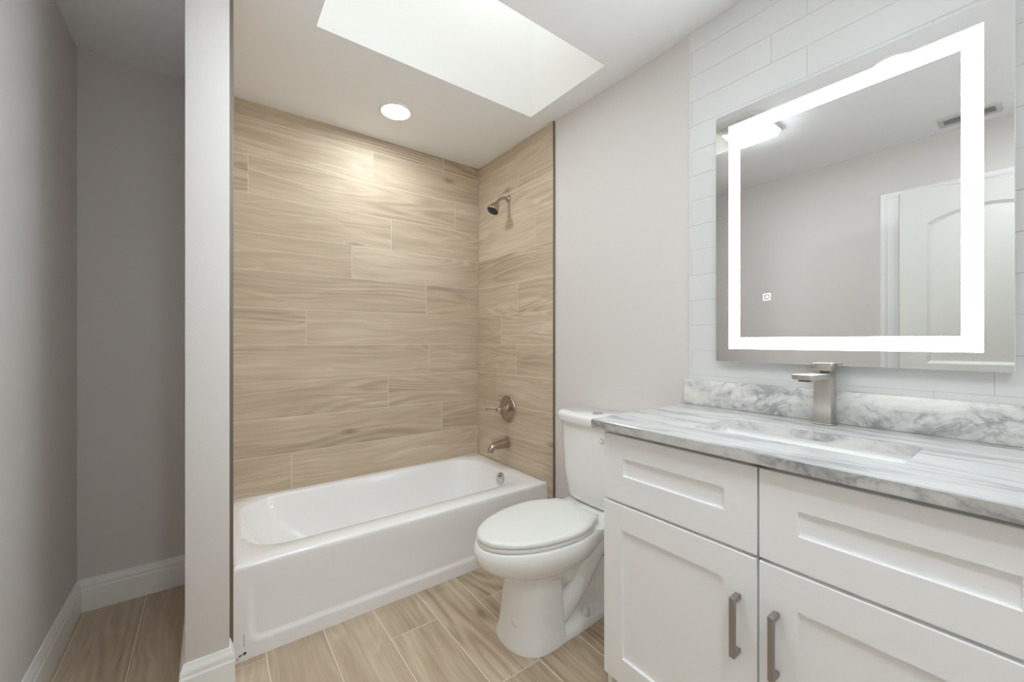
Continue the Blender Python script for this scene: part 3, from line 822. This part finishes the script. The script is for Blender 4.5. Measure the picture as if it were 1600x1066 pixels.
box(b, (FX0 - 0.002, FY0 - 0.001, 1.1010), (FX1 + 0.005, FY1 + 0.001, 1.1060), 0.001, 1)
obj('handle', b, M['nickel'], fa)

# ------------------------------------------------------------------ lit mirror
MX, MY0, MY1, MZ0, MZ1 = 1.557, 0.060, 0.782, 1.0965, 2.0255
mr = thing('mirror', 'rectangular wall mirror with a glowing white light frame above the vanity', 'mirror', (1.57, 0.42, MZ0))
myz = lambda e, x, r=0.007: [(x, p[0], p[1]) for p in rr(MY0 + e, MY1 - e, MZ0 + e, MZ1 - e, r, 4)]
b = nb(); loft(b, [myz(0.022, XT - 0.0005, 0.004), myz(0.022, MX + 0.006, 0.004)])
obj('back_box', b, M['mirroredge'], mr)
b = nb(); loft(b, [myz(0, MX + 0.006), myz(0, MX + 0.0012), myz(0.0012, MX)], True, False)
for f in b.faces: f.material_index = 1
vs = [b.verts.new(p) for p in myz(0.0012, MX)]
b.faces.new(vs).material_index = 0
obj('glass', b, [M['mirror'], M['mirroredge']], mr, 20)
b = nb()
lr = lambda y0, y1, z0, z1, x: [(x, y0, z0), (x, y1, z0), (x, y1, z1), (x, y0, z1)]
LY0, LY1, LZ0, LZ1 = 0.110, 0.733, 1.145, 1.973
iy0, iy1, iz0, iz1 = 0.148, 0.6935, 1.186, 1.926
loft(b, [lr(LY0, LY1, LZ0, LZ1, MX - 0.0001), lr(LY0, LY1, LZ0, LZ1, MX - 0.0007), lr(iy0, iy1, iz0, iz1, MX - 0.0007), lr(iy0, iy1, iz0, iz1, MX - 0.0001)], cyclic=True)
ld = obj('light_frame', b, M['led'], mr); ld['label'] = 'glowing white light frame'
b = nb()
ty, tz, h1, h2 = 0.604, 1.3275, 0.0115, 0.0090
lo = lambda h, x: lr(ty - h, ty + h, tz - h, tz + h, x)
loft(b, [lo(h1, MX - .0001), lo(h1, MX - .0005), lo(h2, MX - .0005), lo(h2, MX - .0001)], cyclic=True)
box(b, (MX - 0.0005, ty - 0.0040, tz - 0.0040), (MX - 0.0001, ty + 0.0040, tz + 0.0040))
tb = obj('touch_button', b, M['touch'], mr); tb['label'] = 'small white square touch switch'

# ------------------------------------------------------------------ ceiling fixtures
def downlight(x, y, label, lamp):
    t = thing('recessed_light', label, 'ceiling light', (x, y, CE), 'recessed ceiling lights')
    b = nb(); lathe(b, [(0.088, 0.0), (0.088, 0.003), (0.084, 0.006), (0.076, 0.007), (0.073, 0.004), (0.073, 0.0)], (x, y, CE), (0, 0, -1), 48, cap0=False, cap1=False)
    obj('trim_ring', b, M['trim'], t)
    b = nb(); lathe(b, [(0.073, 0.0005), (0.073, 0.003), (0.040, 0.0048), (0.001, 0.005)], (x, y, CE), (0, 0, -1), 48)
    obj('lens', b, M[lamp], t)
downlight(0.823, 2.176, 'round white recessed ceiling light above the bathtub', 'tublight')
downlight(0.615, 0.445, 'round recessed ceiling light reflected at the top of the mirror', 'roomlight')
downlight(0.220, -0.300, 'added unseen fill light just behind the viewpoint', 'rearlight')  # added fill, out of view, brightens the vanity fronts

fan = thing('exhaust_fan', 'white rounded square exhaust fan with light panel reflected in the mirror', 'exhaust fan', (0.54, 1.10, CE))
b = nb(); FR = lambda e, z, r: at_z(rr(0.365 + e, 0.725 - e, 0.965 + e, 1.232 - e, r, 8), z)
loft(b, [FR(0, CE - 0.0003, 0.05), FR(0, CE - 0.010, 0.05), FR(0.006, CE - 0.018, 0.046), FR(0.03, CE - 0.022, 0.03)])
obj('housing', b, M['vent'], fan)
b = nb(); FL = lambda e, z, r: at_z(rr(0.385 + e, 0.60 - e, 0.985 + e, 1.214 - e, r, 8), z)
loft(b, [FL(0, CE - 0.0215, 0.03), FL(0, CE - 0.032, 0.03), FL(0.008, CE - 0.040, 0.026), FL(0.03, CE - 0.043, 0.01)])
lp = obj('light_panel', b, M['fanlight'], fan); lp['label'] = 'glowing white light panel'
b = nb()
for k in range(7):
    x = 0.618 + 0.0125 * k
    box(b, (x, 1.005, CE - 0.0245), (x + 0.005, 1.195, CE - 0.0215))
obj('grille', b, M['ventdark'], fan)

vt = thing('ceiling_vent', 'white louvred ceiling air vent reflected in the mirror', 'air vent', (-0.30, 0.295, CE))
b = nb(); VR = lambda e, z: at_z(rr(-0.368 + e, -0.228 - e, 0.175 + e, 0.415 - e, 0.004, 2), z)
loft(b, [VR(0, CE - 0.0002), VR(0, CE - 0.004), VR(0.004, CE - 0.008), VR(0.022, CE - 0.008), VR(0.022, CE - 0.0002)], cyclic=True)
obj('frame', b, M['vent'], vt)
b = nb(); box(b, (-0.347, 0.196, CE - 0.0014), (-0.249, 0.394, CE - 0.0004))
obj('duct_opening', b, M['ventdark'], vt)
b = nb()
for k in range(4):
    x = -0.340 + 0.0245 * k
    loft(b, [[(x, y, CE - 0.0016), (x + 0.002, y, CE - 0.0016), (x + 0.014, y, CE - 0.0075), (x + 0.012, y, CE - 0.0085)] for y in (0.197, 0.393)])
obj('louvers', b, M['vent'], vt)
